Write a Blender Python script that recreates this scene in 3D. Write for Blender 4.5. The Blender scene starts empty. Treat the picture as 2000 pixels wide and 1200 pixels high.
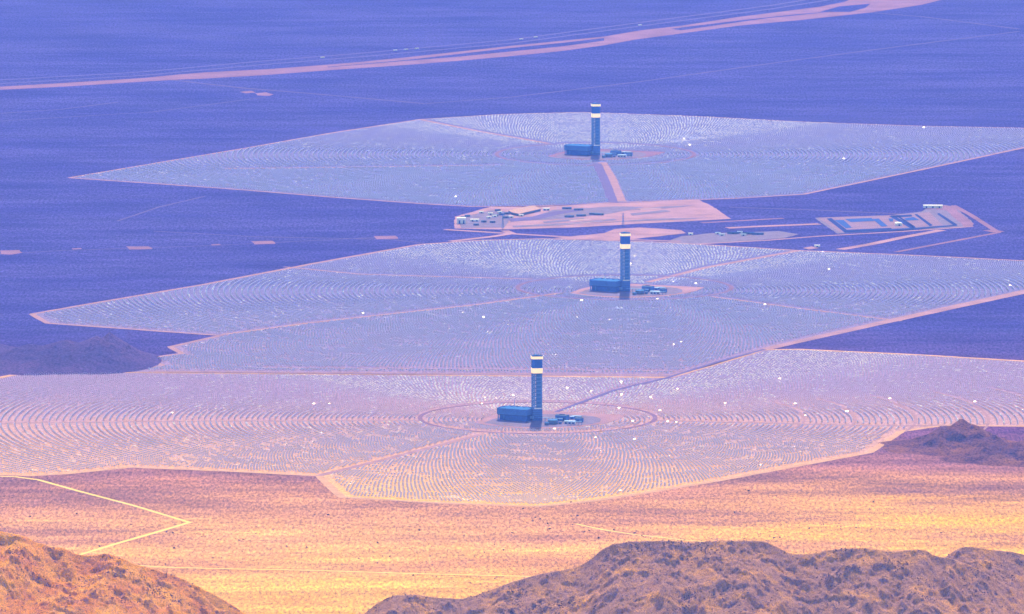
import bpy, math, random
import numpy as np
from mathutils import Vector
random.seed(7); RNG = np.random.default_rng(11)
C = bpy.context.scene.collection
SC = bpy.context.scene
# ------------------------------------------------------------------ camera
H, D0, F = 2700.0, 20000.0, 18280.0          # camera height, distance to the nearest tower, focal length in photo pixels
PITCH = math.radians(6.99)
cam = bpy.data.cameras.new('camera'); cam_o = bpy.data.objects.new('camera', cam); C.objects.link(cam_o)
cam_o.location = (0, -D0, H); cam_o.rotation_euler = (math.pi/2-PITCH, 0, 0)
cam.sensor_width = 36; cam.lens = 36*F/2000; cam.clip_start = 10; cam.clip_end = 200000
SC.camera = cam_o
# ------------------------------------------------------------------ world, sun, exposure
SUN_EL, SUN_AZ = math.radians(41), math.radians(1.5)      # azimuth from +Y (behind the towers) towards +X
w = bpy.data.worlds.new("World"); SC.world = w; w.use_nodes = True
nt = w.node_tree; bg = nt.nodes['Background']
sky = nt.nodes.new('ShaderNodeTexSky'); sky.sky_type = 'NISHITA'; sky.sun_disc = False
sky.sun_elevation = SUN_EL; sky.sun_rotation = SUN_AZ; sky.altitude = 800; sky.air_density = 1.0; sky.dust_density = 0.5
nt.links.new(sky.outputs[0], bg.inputs[0]); bg.inputs[1].default_value = 0.15
SUN_DIR = np.array([math.sin(SUN_AZ)*math.cos(SUN_EL), math.cos(SUN_AZ)*math.cos(SUN_EL), math.sin(SUN_EL)])
sl = bpy.data.lights.new('sun', 'SUN'); sl.energy = 5.0; sl.angle = math.radians(0.5); sl.color = (1.0, 0.86, 0.66)
so = bpy.data.objects.new('sun', sl); C.objects.link(so)
so.rotation_euler = Vector(tuple(SUN_DIR)).to_track_quat('Z', 'Y').to_euler()
SC.view_settings.view_transform = 'Standard'; SC.view_settings.look = 'None'
SC.view_settings.exposure = 0.50; SC.view_settings.gamma = 1
SC.cycles.use_adaptive_sampling = True; SC.cycles.adaptive_threshold = 0.02
SC.cycles.max_bounces = 6; SC.cycles.volume_bounces = 1
SC.cycles.use_denoising = True
HAZE_DENSITY, HAZE_COLOR = 1.4e-5, (0.08, 0.21, 1.0)

# ------------------------------------------------------------------ helpers
cp, sp = math.cos(PITCH), math.sin(PITCH)
def ray(px, py):
    x = (px-1000)/F; y = (600-py)/F
    return np.array([x, cp + y*sp, -sp + y*cp])          # right, forward, up
def G(px, py, z=0.0):
    d = ray(px, py); t = (z-H)/d[2]
    return np.array([d[0]*t, -D0 + d[1]*t, z])
def tag(o, label=None, cat=None, group=None, kind=None):
    if label: o['label'] = label
    if cat: o['category'] = cat
    if group: o['group'] = group
    if kind: o['kind'] = kind
    return o
def empty(name, loc, rz=0.0):
    o = bpy.data.objects.new(name, None); C.objects.link(o); o.location = tuple(loc); o.rotation_euler = (0, 0, rz)
    o.empty_display_size = 5
    return o
def raw(name, V, Fc, mats, parent=None, mi=None, smooth=False):
    me = bpy.data.meshes.new(name); me.from_pydata([tuple(map(float, v)) for v in V], [], [tuple(f) for f in Fc])
    for m in (mats if isinstance(mats, (list, tuple)) else [mats]): me.materials.append(m)
    if mi is not None: me.polygons.foreach_set('material_index', np.array(mi, dtype=np.int32))
    if smooth: me.polygons.foreach_set('use_smooth', np.ones(len(me.polygons), dtype=bool))
    me.update(); o = bpy.data.objects.new(name, me); C.objects.link(o)
    if parent: o.parent = parent
    return o
def fast_mesh(name, V, Q, mats, mi=None, smooth=False):
    """many quads (numpy): V (n,3), Q (m,4)"""
    me = bpy.data.meshes.new(name); me.vertices.add(len(V)); me.vertices.foreach_set('co', V.astype(np.float32).ravel())
    n = Q.shape[1]; me.loops.add(Q.size); me.loops.foreach_set('vertex_index', Q.astype(np.int32).ravel())
    me.polygons.add(len(Q)); me.polygons.foreach_set('loop_start', np.arange(0, Q.size, n, dtype=np.int32))
    for m in mats: me.materials.append(m)
    if mi is not None: me.polygons.foreach_set('material_index', mi.astype(np.int32))
    if smooth: me.polygons.foreach_set('use_smooth', np.ones(len(Q), dtype=bool))
    me.update(calc_edges=True); me.validate()
    o = bpy.data.objects.new(name, me); C.objects.link(o); return o
class MB:
    def __init__(s): s.V = []; s.F = []
    def box(s, x0, x1, y0, y1, z0, z1):
        b = len(s.V); s.V += [(x0,y0,z0),(x1,y0,z0),(x1,y1,z0),(x0,y1,z0),(x0,y0,z1),(x1,y0,z1),(x1,y1,z1),(x0,y1,z1)]
        s.F += [tuple(b+i for i in f) for f in ((0,3,2,1),(4,5,6,7),(0,1,5,4),(1,2,6,5),(2,3,7,6),(3,0,4,7))]
    def bar(s, p, q, r):
        p = np.array(p, float); q = np.array(q, float); d = q-p; d /= np.linalg.norm(d)
        u = np.cross(d, (0,0,1)) if abs(d[2]) < .9 else np.cross(d, (1,0,0)); u /= np.linalg.norm(u); v = np.cross(d, u)
        b = len(s.V)
        for c in (p, q):
            for a, e in ((1,1),(-1,1),(-1,-1),(1,-1)): s.V.append(tuple(c+u*a*r+v*e*r))
        s.F += [tuple(b+i for i in f) for f in ((3,2,1,0),(4,5,6,7),(0,1,5,4),(1,2,6,5),(2,3,7,6),(3,0,4,7))]
    def cyl(s, x, y, z0, z1, r, n=24, r1=None):
        r1 = r if r1 is None else r1; b = len(s.V)
        for k in range(n): a = 2*math.pi*k/n; s.V.append((x+r*math.cos(a), y+r*math.sin(a), z0))
        for k in range(n): a = 2*math.pi*k/n; s.V.append((x+r1*math.cos(a), y+r1*math.sin(a), z1))
        s.F += [(b+k, b+(k+1) % n, b+n+(k+1) % n, b+n+k) for k in range(n)]
        s.F += [tuple(b+n+k for k in range(n)), tuple(b+n-1-k for k in range(n))]
    def gable(s, x0, x1, y0, y1, z0, z1, along='x'):
        b = len(s.V)
        if along == 'x':
            ym = (y0+y1)/2; s.V += [(x0,y0,z0),(x1,y0,z0),(x1,y1,z0),(x0,y1,z0),(x0,ym,z1),(x1,ym,z1)]
            s.F += [tuple(b+i for i in f) for f in ((0,3,2,1),(0,1,5,4),(2,3,4,5),(1,2,5),(3,0,4))]
        else:
            xm = (x0+x1)/2; s.V += [(x0,y0,z0),(x1,y0,z0),(x1,y1,z0),(x0,y1,z0),(xm,y0,z1),(xm,y1,z1)]
            s.F += [tuple(b+i for i in f) for f in ((0,3,2,1),(0,1,4),(1,2,5,4),(2,3,5),(3,0,4,5))]
    def build(s, name, mat, parent=None): return raw(name, s.V, s.F, mat, parent)
def copy_tree(o, parent=None):
    c = o.copy(); C.objects.link(c); c.parent = parent
    for ch in list(o.children): copy_tree(ch, c)
    return c
# numpy gradient-free value noise
def vnoise(x, y, seed=0):
    xi = np.floor(x).astype(np.int64); yi = np.floor(y).astype(np.int64); fx = x-xi; fy = y-yi
    def h(a, b):
        n = (a*374761393 + b*668265263 + seed*1442695041) & 0xffffffff
        n = ((n ^ (n >> 13))*1274126177) & 0xffffffff
        return ((n ^ (n >> 16)) & 0xffff)/65535.0
    u = fx*fx*(3-2*fx); v = fy*fy*(3-2*fy)
    return (h(xi,yi)*(1-u)+h(xi+1,yi)*u)*(1-v) + (h(xi,yi+1)*(1-u)+h(xi+1,yi+1)*u)*v
def fbm(x, y, oct=5, seed=0, ridged=False):
    s = 0; a = 0.5; f = 1.0
    for k in range(oct):
        n = vnoise(x*f+17.3*k, y*f-9.1*k, seed+k)
        s = s + a*((1-np.abs(2*n-1)) if ridged else n); a *= .5; f *= 2.03
    return s
def inside(P, poly):
    x, y = P[:,0], P[:,1]; r = np.zeros(len(P), bool); n = len(poly)
    for i in range(n):
        x0, y0 = poly[i][:2]; x1, y1 = poly[(i+1) % n][:2]
        if y0 == y1: continue
        r ^= ((y0 > y) != (y1 > y)) & (x < (x1-x0)*(y-y0)/(y1-y0)+x0)
    return r
def dist_line(P, line):
    d = np.full(len(P), 1e9)
    for a, b in zip(line[:-1], line[1:]):
        a = np.array(a[:2]); b = np.array(b[:2]); ab = b-a
        t = np.clip(((P[:,:2]-a)@ab)/(ab@ab), 0, 1)
        d = np.minimum(d, np.hypot(*(P[:,:2]-(a+t[:,None]*ab)).T))
    return d

# ------------------------------------------------------------------ materials
def nodes(name):
    m = bpy.data.materials.new(name); m.use_nodes = True; t = m.node_tree; return m, t, t.nodes['Principled BSDF']
def col4(c): return (c[0], c[1], c[2], 1)
def mat(name, c, rough=.8, metal=0.0, noise=0.15, scale=.1, emit=0, c2=None):
    m, t, b = nodes(name); N = t.nodes; L = t.links
    b.inputs['Roughness'].default_value = rough; b.inputs['Metallic'].default_value = metal
    if metal < .5: b.inputs['Specular IOR Level'].default_value = .2 if rough < .7 else 0
    if noise > 0:
        g = N.new('ShaderNodeNewGeometry'); n = N.new('ShaderNodeTexNoise'); n.inputs['Scale'].default_value = scale; n.inputs['Detail'].default_value = 5
        L.new(g.outputs['Position'], n.inputs['Vector'])
        r = N.new('ShaderNodeValToRGB'); r.color_ramp.elements[0].position = .3; r.color_ramp.elements[1].position = .7
        lo = c2 or tuple(v*(1-noise) for v in c); r.color_ramp.elements[0].color = col4(lo); r.color_ramp.elements[1].color = col4(c)
        L.new(n.outputs['Fac'], r.inputs['Fac']); L.new(r.outputs['Color'], b.inputs['Base Color'])
    else: b.inputs['Base Color'].default_value = col4(c)
    if emit: b.inputs['Emission Color'].default_value = col4(c); b.inputs['Emission Strength'].default_value = emit
    return m
def noise_node(t, vec, scale, detail=4, rough=.55, aniso=None):
    N = t.nodes; L = t.links
    if aniso:
        mp = N.new('ShaderNodeMapping'); mp.inputs['Scale'].default_value = aniso; L.new(vec, mp.inputs['Vector']); vec = mp.outputs['Vector']
    n = N.new('ShaderNodeTexNoise'); n.inputs['Scale'].default_value = scale; n.inputs['Detail'].default_value = detail; n.inputs['Roughness'].default_value = rough
    L.new(vec, n.inputs['Vector']); return n.outputs['Fac']
def ramp(t, fac, stops):
    r = t.nodes.new('ShaderNodeValToRGB'); e = r.color_ramp.elements
    while len(e) < len(stops): e.new(.5)
    for i, (p, c) in enumerate(stops): e[i].position = p; e[i].color = col4(c) if len(c) == 3 else c
    t.links.new(fac, r.inputs['Fac']); return r.outputs['Color']
def mix(t, f, a, b, mode='MIX'):
    m = t.nodes.new('ShaderNodeMix'); m.data_type = 'RGBA'; m.blend_type = mode
    for s, v in ((m.inputs[0], f), (m.inputs[6], a), (m.inputs[7], b)):
        if isinstance(v, (int, float)): s.default_value = v
        elif isinstance(v, tuple): s.default_value = col4(v)
        else: t.links.new(v, s)
    return m.outputs[2]
def math_n(t, op, a, b=None):
    m = t.nodes.new('ShaderNodeMath'); m.operation = op
    for i, v in enumerate((a, b)):
        if v is None: continue
        if isinstance(v, (int, float)): m.inputs[i].default_value = v
        else: t.links.new(v, m.inputs[i])
    return m.outputs[0]
def g3(v): return (v, v, v)

def ground_material():
    m, t, b = nodes('desert_soil'); N = t.nodes; L = t.links
    b.inputs['Roughness'].default_value = 1; b.inputs['Specular IOR Level'].default_value = 0
    g = N.new('ShaderNodeNewGeometry'); P = g.outputs['Position']
    sx = N.new('ShaderNodeSeparateXYZ'); L.new(P, sx.inputs[0])
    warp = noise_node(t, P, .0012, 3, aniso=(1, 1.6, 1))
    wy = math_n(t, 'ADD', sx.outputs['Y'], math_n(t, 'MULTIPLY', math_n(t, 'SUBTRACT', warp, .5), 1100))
    # plant cover: golden dry grass low on the fan, then mixed, then scrub; distance haze painted in as blue
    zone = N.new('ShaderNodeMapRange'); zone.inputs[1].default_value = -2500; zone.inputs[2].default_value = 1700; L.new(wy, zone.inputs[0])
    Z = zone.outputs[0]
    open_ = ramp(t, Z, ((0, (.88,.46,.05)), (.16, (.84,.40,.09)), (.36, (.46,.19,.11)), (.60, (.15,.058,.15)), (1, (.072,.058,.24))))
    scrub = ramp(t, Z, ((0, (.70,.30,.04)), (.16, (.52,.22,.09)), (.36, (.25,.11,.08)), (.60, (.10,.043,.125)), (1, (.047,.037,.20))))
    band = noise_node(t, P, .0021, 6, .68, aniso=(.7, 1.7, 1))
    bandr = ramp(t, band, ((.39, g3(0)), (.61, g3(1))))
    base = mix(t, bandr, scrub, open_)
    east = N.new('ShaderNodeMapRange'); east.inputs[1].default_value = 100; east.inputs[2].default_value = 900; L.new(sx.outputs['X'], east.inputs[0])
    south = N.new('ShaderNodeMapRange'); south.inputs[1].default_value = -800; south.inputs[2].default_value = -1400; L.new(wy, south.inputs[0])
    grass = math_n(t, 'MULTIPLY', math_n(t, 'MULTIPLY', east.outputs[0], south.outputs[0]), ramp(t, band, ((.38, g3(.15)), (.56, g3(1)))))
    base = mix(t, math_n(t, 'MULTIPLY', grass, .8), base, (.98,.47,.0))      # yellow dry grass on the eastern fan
    wash = noise_node(t, P, .012, 4, .6, aniso=(.22, 1.0, 1))
    base = mix(t, .55, base, ramp(t, wash, ((.35, g3(.62)), (.65, g3(1.25)))), 'MULTIPLY')
    gr = noise_node(t, P, .16, 3, .85, aniso=(1, .2, 1))
    base = mix(t, .85, base, ramp(t, gr, ((.36, g3(.35)), (.64, g3(1.55)))), 'MULTIPLY')
    L.new(base, b.inputs['Base Color'])
    return m
def field_material():
    m, t, b = nodes('graded_soil'); N = t.nodes; L = t.links
    b.inputs['Roughness'].default_value = 1; b.inputs['Specular IOR Level'].default_value = 0
    g = N.new('ShaderNodeNewGeometry'); P = g.outputs['Position']
    sx = N.new('ShaderNodeSeparateXYZ'); L.new(P, sx.inputs[0])
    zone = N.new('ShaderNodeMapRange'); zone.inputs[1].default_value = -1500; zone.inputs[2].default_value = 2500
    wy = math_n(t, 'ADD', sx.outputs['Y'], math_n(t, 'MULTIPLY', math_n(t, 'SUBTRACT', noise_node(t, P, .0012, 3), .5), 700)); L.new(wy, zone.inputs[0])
    base = ramp(t, zone.outputs[0], ((0, (.90,.47,.07)), (.2, (.68,.36,.20)), (.5, (.34,.22,.34)), (1, (.19,.17,.36))))  # far stops carry haze blue and mirror sheen in the soil colour
    gr = noise_node(t, P, .12, 3, .7, aniso=(1, .4, 1))
    base = mix(t, .7, base, ramp(t, gr, ((.38, g3(.6)), (.62, g3(1.2)))), 'MULTIPLY')
    L.new(base, b.inputs['Base Color']); return m
def hill_material(name, a, c, dark, sc=1.0, patch=(.42, .62)):
    m, t, b = nodes(name); N = t.nodes; L = t.links
    b.inputs['Roughness'].default_value = 1; b.inputs['Specular IOR Level'].default_value = 0
    g = N.new('ShaderNodeNewGeometry'); P = g.outputs['Position']
    big = ramp(t, noise_node(t, P, .012*sc, 4, .6), ((patch[0], g3(0)), (patch[1], g3(1))))
    base = mix(t, big, a, c)
    rock = ramp(t, noise_node(t, P, .05*sc, 8, .8, aniso=(1, .8, 1)), ((.36, g3(1)), (.46, g3(0))))
    base = mix(t, rock, base, dark)
    v = N.new('ShaderNodeTexVoronoi'); v.inputs['Scale'].default_value = .22*sc; L.new(P, v.inputs['Vector'])
    spots = ramp(t, v.outputs['Distance'], ((.22, g3(1)), (.34, g3(0))))
    base = mix(t, math_n(t, 'MULTIPLY', spots, .55), base, dark)
    gr = noise_node(t, P, .35*sc, 4, .75)
    base = mix(t, .9, base, ramp(t, gr, ((.35, g3(.35)), (.65, g3(1.6)))), 'MULTIPLY')
    L.new(base, b.inputs['Base Color'])
    bp = N.new('ShaderNodeBump'); bp.inputs['Strength'].default_value = .8; bp.inputs['Distance'].default_value = 4
    L.new(noise_node(t, P, .25*sc, 5, .7), bp.inputs['Height']); L.new(bp.outputs[0], b.inputs['Normal'])
    return m
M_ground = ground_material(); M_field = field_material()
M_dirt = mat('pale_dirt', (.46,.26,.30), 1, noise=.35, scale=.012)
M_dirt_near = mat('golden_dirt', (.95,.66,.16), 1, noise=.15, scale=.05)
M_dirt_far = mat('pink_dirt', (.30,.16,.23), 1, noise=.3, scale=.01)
M_track = mat('faint_track_dirt', (.16,.11,.22), 1, noise=.3, scale=.01)
M_mid_road = mat('packed_dirt', (.42,.24,.26), 1, noise=.25, scale=.03)
M_ring = mat('compacted_road', (.26,.15,.23), 1, noise=.25, scale=.03)
M_gravel = mat('grey_gravel', (.24,.19,.29), 1, noise=.3, scale=.05)
M_asphalt = mat('asphalt', (.055,.055,.065), .95, noise=.3, scale=.1)
M_asphalt_old = mat('sunbleached_asphalt', (.17,.13,.30), .95, noise=.2, scale=.05)
M_mirror = mat('mirror_glass', (.86,.88,.90), .04, 1.0, noise=0)
M_rough_mirror = mat('rough_mirror_glass', (.9,.86,.72), .58, 1.0, noise=0)  # roughness and warm tint soften the sun glint
M_frame = mat('pale_mirror_back', (.68,.66,.84), .7, 0, noise=0)
M_steel = mat('haze_blue_steel', (.06,.22,.55), .7, .1, noise=.2, scale=.2)  # steels turned blue: distance haze put into the paint
M_steel_d = mat('dark_steel', (.02,.07,.26), .7, .1, noise=.2, scale=.2)
M_steel_l = mat('light_steel', (.16,.36,.70), .6, .1, noise=.2, scale=.2)
M_receiver = mat('haze_blue_boiler_tubes', (.005,.12,.58), .6, 0, noise=.3, scale=.4)  # dark tubes coloured blue in place of distance haze
M_shield = mat('mirror_lit_insulation', (1.0,.78,.42), .8, 0, noise=.0, emit=.38)  # emission stands in for sunlight the mirrors throw on the bands
M_clad = mat('blue_grey_cladding', (.07,.20,.58), .8, .0, noise=.25, scale=.12)  # haze blue mixed into the cladding colour
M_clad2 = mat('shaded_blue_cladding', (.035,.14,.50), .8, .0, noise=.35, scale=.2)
M_white = mat('white_paint', (.80,.80,.78), .6, noise=.08, scale=.3)
M_tan_roof = mat('tan_roof_sheet', (.50,.31,.27), .8, noise=.12, scale=.1)
M_blue_roof = mat('blue_grey_roof', (.12,.18,.30), .7, noise=.15, scale=.1)
M_liner = mat('blue_pond_liner', (.04,.06,.24), .9, noise=.3, scale=.05)
M_water = mat('pond_water', (.05,.10,.34), .9, noise=0)
M_salt2 = mat('pale_sand', (.52,.34,.34), 1, noise=.2, scale=.03)
M_salt = mat('pale_pond_floor', (.30,.19,.26), 1, noise=.2, scale=.03)
M_bush = mat('dark_shrub_leaves', (.045,.045,.04), 1, noise=.3, scale=1)
M_scrub = mat('dry_scrub', (.26,.14,.07), 1, noise=.6, scale=.02, c2=(.07,.045,.035))

# ------------------------------------------------------------------ setting: ground, patches and roads
def struct(o): o['kind'] = 'structure'; return o
raw_n = 40
gx = np.linspace(-42000, 42000, raw_n); gy = np.linspace(-24000, 60000, raw_n)
X, Y = np.meshgrid(gx, gy); V = np.stack([X.ravel(), Y.ravel(), np.zeros(X.size)], 1)
idx = np.arange(X.size).reshape(raw_n, raw_n)
Q = np.stack([idx[:-1,:-1].ravel(), idx[:-1,1:].ravel(), idx[1:,1:].ravel(), idx[1:,:-1].ravel()], 1)
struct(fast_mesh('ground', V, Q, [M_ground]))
def jag(pts, step, amp, seed):
    """walk an outline at ~step metres and push it in and out by amp, so that nothing has a ruled edge"""
    out = []; n = len(pts)
    for i in range(n):
        a = pts[i]; b = pts[(i+1) % n]; L_ = np.linalg.norm(b-a); k = max(1, int(L_/step)); nrm = np.array([-(b-a)[1], (b-a)[0], 0])/max(L_, 1e-6)
        for j in range(k):
            p = a+(b-a)*j/k
            out.append(p + nrm*amp*random.uniform(-1, 1)*(0 if j == 0 else 1))
    return out
def patch(name, px, z, m, amp=0, world=False, step=25):
    pts = [np.array([p[0], p[1], 0.0]) for p in px] if world else [G(*p) for p in px]
    if amp: pts = jag(pts, step, amp, 0)
    return struct(raw(name, [(p[0], p[1], z) for p in pts], [tuple(range(len(pts)))], m))
def strip(name, line, width, z, m, amp=.08, step=40):
    """a road: constant real width with slightly uneven edges"""
    pts = [np.array(p[:2], float) for p in line]; P_ = [pts[0]]
    for a, b in zip(pts[:-1], pts[1:]):
        k = max(1, int(np.linalg.norm(b-a)/step)); P_ += [a+(b-a)*(j+1)/k for j in range(k)]
    V = []; n = len(P_)
    for i, p in enumerate(P_):
        d = P_[min(i+1, n-1)]-P_[max(i-1, 0)]; d = d/np.linalg.norm(d); nn = np.array([-d[1], d[0]])
        for s in (1, -1):
            q = p+nn*s*width/2*(1+random.uniform(-amp, amp)); V.append((q[0], q[1], z))
    return struct(raw(name, V, [(2*i, 2*i+1, 2*i+3, 2*i+2) for i in range(n-1)], m))
def road(name, px, width, z, m, amp=.08): return strip(name, [G(*p) for p in px], width, z, m, amp)
def wband(name, top, bot, z, m):
    """a wide band of bare ground between two traced edges"""
    pts = [G(*p) for p in top]+[G(*p) for p in reversed(bot)]
    return struct(raw(name, [(p[0], p[1], z) for p in pts], [tuple(range(len(pts)))], m))

# fields (outlines on the ground)
FAR = [(135,348),(300,320),(480,290),(650,260),(820,234),(980,224),(1140,220),(1360,228),(1570,239),(1800,247),(2000,251),(2150,258),(2080,276),(2000,289),(1810,330),(1570,380),(1440,388),(1200,396),(1060,404),(920,404),(830,399),(650,386),(480,372),(300,359)]
MID = [(62,614),(200,590),(400,556),(620,514),(820,478),(940,470),(1060,467),(1300,474),(1560,490),(1800,500),(2000,510),(2200,522),(2150,546),(2000,568),(1700,634),(1500,680),(1308,736),(800,732),(235,727),(318,714),(284,701),(354,691),(333,678),(430,656),(250,643),(93,632)]
FRONT = [(-260,775),(-120,752),(0,738),(92,721),(235,728),(800,733),(1308,738),(1490,684),(1560,683),(1780,693),(2000,706),(2200,722),(2300,760),(2200,835),(2000,833),(1840,832),(1760,843),(1732,862),(1700,884),(1560,910),(1400,940),(1250,965),(1150,980),(1050,990),(860,983),(668,972),(622,930),(450,921),(255,913),(130,926),(60,930),(0,928),(-150,918),(-300,870)]
fields = []
for nm, poly in (('far', FAR), ('mid', MID), ('front', FRONT)):
    W_ = [G(*p) for p in poly]; fields.append(W_)
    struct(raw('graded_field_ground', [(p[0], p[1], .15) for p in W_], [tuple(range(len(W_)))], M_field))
TOW = [G(1163.5, 303), G(1221, 569), G(1048.5, 821.5)]
RINGS = []
for (xc, y0, y1, wpx), tw in zip(((1163, 280.5, 324, 386), (1220, 538.5, 587, 418), (1050, 786.5, 847.5, 460)), TOW):
    c = (G(xc, y0)+G(xc, y1))/2; a = G(xc-wpx/2, (y0+y1)/2); R_ = abs(a[0]-G(xc, (y0+y1)/2)[0]); RINGS.append((c, R_, (G(xc, y1)-G(xc, y0))[1]/-2 if 0 else abs(G(xc, y1)[1]-G(xc, y0)[1])/2))
roads_in = [[], [], []]
def froad(k, px, width, m=M_mid_road, name='service_road', z=.6, world=False):
    width = width*1.25
    line = [G(*p) for p in px]; roads_in[k].append((line, width)); strip(name, line, width, z, m)
for k, (c, R_, Ry) in enumerate(RINGS):
    line = [c+np.array([R_*math.cos(a), Ry*math.sin(a), 0]) for a in np.linspace(0, 2*math.pi, 97)]
    roads_in[k].append((line, 13)); strip('ring_road', line, 10, .7, M_ring)
# perimeter roads
def perim(k, width, z=.5, m=M_mid_road, pts=None):
    strip('perimeter_road', list(pts or fields[k])+([] if pts else [fields[k][0]]), width, z, m, .15)
perim(0, 13); perim(1, 16); perim(2, 18, m=mat('sandy_verge', (.66,.36,.20), 1, noise=.25, scale=.03))
froad(0, [(820,234),(940,258),(1072,281)], 13); froad(0, [(1166,320),(1180,350),(1198,396)], 20, M_asphalt_old, z=.72)
froad(0, [(1176,318),(1195,350),(1214,394)], 20, M_mid_road); froad(0, [(440,330),(620,328),(980,323)], 9)
froad(1, [(430,655),(600,632),(780,612),(930,596),(1095,573)], 13); froad(1, [(1265,552),(1380,523),(1560,490)], 16)
froad(1, [(555,522),(700,536),(860,541),(1040,546)], 10); froad(1, [(1390,580),(1560,603),(1760,628)], 10)
froad(1, [(300,726),(800,729.5),(1312,733)], 9); froad(1, [(520,719),(800,721),(1330,726)], 6)
froad(2, [(1082,807),(1140,785),(1200,763),(1310,737)], 10, M_asphalt_old, z=.72); froad(2, [(1308,737),(1400,708),(1500,681)], 10, M_asphalt_old, z=.72)
roads_in[1].append(roads_in[2][-1])
froad(2, [(622,930),(760,896),(940,849)], 15); froad(2, [(0,827),(400,823),(818,822)], 9); froad(2, [(1282,822),(1500,827),(1700,832),(1845,832)], 12)
for dx in (8, 50, 100, 160, 215): # curved firebreaks at the right end of the near field
    c = RINGS[2][0]; R2 = 250+1.09*(1560+dx*2.4-1280); R2 = R2
    line = [c+np.array([R2*math.cos(a), R2*math.sin(a), 0]) for a in np.linspace(-.28, .45, 30)]
    roads_in[2].append((line, 3)); strip('service_road', line, 6, .62, M_mid_road)
# wide dirt road along the right side of the middle field and past it
road('dirt_road', [(1495,683),(1560,668),(1700,637),(2000,572),(2150,538)], 28, .8, M_dirt)
# power block pads in metres from the tower
def k_off(px, py): p = G(px, py)-TOW[2]; return (p[0], p[1])
PAD = [k_off(*p) for p in ((926,827),(955,816),(985,808.5),(1020,805.5),(1060,804),(1130,808),(1222,813),(1205,821),(1180,828),(1140,833.5),(1090,837.5),(1050,839),(1000,836.5),(960,832))]
PAD2 = [k_off(*p) for p in ((946,827),(962,820),(985,814),(1020,811),(1060,810),(1120,811),(1160,814.5),(1174,819),(1172,825),(1155,829.5),(1120,833),(1080,835.5),(1020,835),(975,832))]
pads = []
for t_ in TOW:
    s_ = 1.0
    pw = [np.array([t_[0]+x*s_, t_[1]+y*s_, 0]) for x, y in PAD]; pads.append(pw)
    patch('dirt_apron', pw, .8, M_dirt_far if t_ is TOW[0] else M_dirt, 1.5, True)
    patch('gravel_yard', [(t_[0]+x*s_, t_[1]+y*s_) for x, y in PAD2], 1.1, M_gravel, 1.0, True)

# highway corridor at the top
wband('highway_verge', [(-300,196),(-60,176),(0,170),(120,163),(280,153),(350,146),(400,142),(520,136),(640,127)], [(-300,212),(-60,190),(0,176),(120,170),(280,160),(350,156),(400,154),(520,147),(640,138)], .4, M_dirt_far)
wband('highway_verge', [(640,127),(700,122),(800,112),(1000,90),(1100,80),(1180,72)], [(640,131),(700,126),(800,117),(1000,94),(1100,84),(1180,75)], .4, M_dirt_far)
wband('highway_verge', [(640,132),(800,119),(900,111),(1000,101),(1100,91),(1180,80)], [(640,138),(800,127),(900,119),(1000,110),(1100,100),(1180,89)], .4, M_dirt_far)
wband('highway_verge', [(1180,72),(1250,60),(1330,51),(1440,34),(1520,24),(1600,14),(1650,4),(1680,-8)], [(1180,89),(1240,78),(1330,66),(1440,51),(1560,40),(1700,25),(1800,10),(1880,-10)], .4, M_dirt_far)
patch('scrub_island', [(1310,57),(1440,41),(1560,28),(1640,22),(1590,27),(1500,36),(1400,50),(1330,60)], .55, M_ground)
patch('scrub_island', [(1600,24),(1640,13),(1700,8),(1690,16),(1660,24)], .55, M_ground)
for off, nm in ((0, 'highway'), (-7, 'highway')):
    road(nm, [(-300,186+off),(0,164+off),(280,148+off),(500,128+off),(700,112+off),(1000,85+off),(1300,45+off),(1500,19+off),(1750,-20+off)], 14, .6, M_asphalt_old)
for px, wd in (([(330,156),(470,172),(640,186),(830,203)],14), ([(830,203),(1000,190),(1250,160),(1500,125),(1750,92),(1990,62)],11), ([(1660,22),(1800,33),(1990,57)],12),
               ([(0,222),(120,214),(230,200)],9), ([(0,237),(300,219),(520,190)],7), ([(1425,405),(1600,411),(1790,420)],12), ([(230,432),(310,405),(400,384)],7), ([(300,452),(500,463),(760,468),(830,476)],8),
               ([(0,497),(120,490),(420,480),(760,463)],6)):
    road('dirt_track', px, wd, .35, M_track, .3)
for px in ([(0,490),(38,489),(44,494),(20,498),(0,497)], [(246,482),(290,482),(298,487),(252,488)], [(490,472),(532,471),(538,477),(497,478)], [(730,462),(772,461),(778,467),(736,468)],
           [(468,180),(490,178),(500,181),(480,183)], [(498,183),(520,181),(535,185),(525,188),(502,187)], [(412,478),(428,477),(432,479),(414,480)], [(140,486),(158,485),(160,487),(142,488)]):
    patch('bare_soil', px, .45, M_dirt_far, 3)

# yard between the far and middle fields
patch('laydown_yard', [(888,424),(960,404),(1060,402),(1210,397),(1365,391),(1392,404),(1428,428),(1280,436),(1120,445),(980,449),(888,447)], .5, M_dirt, 2)
patch('laydown_yard', [(893,428),(925,420),(960,411),(985,414),(1000,424),(985,445),(900,446)], .7, M_gravel, 2)
patch('parking_lot', [(1080,411),(1200,404),(1260,405),(1180,420),(1100,428),(1010,433),(1040,424)], .7, M_gravel, 2)
patch('parking_lot', [(990,428),(1040,424),(1080,414),(1130,410),(1136,412),(1090,420),(1050,430),(998,434)], .9, M_asphalt_old)
patch('laydown_yard', [(1290,420),(1340,410),(1400,412),(1420,424),(1330,431)], .7, M_dirt, 2)
for q in ([(1000,442),(1100,437),(1200,428),(1205,431),(1100,441),(1003,445)], [(1060,434),(1140,427),(1145,430),(1064,437)], [(1220,412),(1300,404),(1360,402),(1300,408)], [(1150,437),(1280,428),(1400,426),(1300,431)], [(1230,418),(1300,411),(1310,414),(1235,422)]):
    patch('worn_soil', q, .95, M_gravel, 2)
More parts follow.
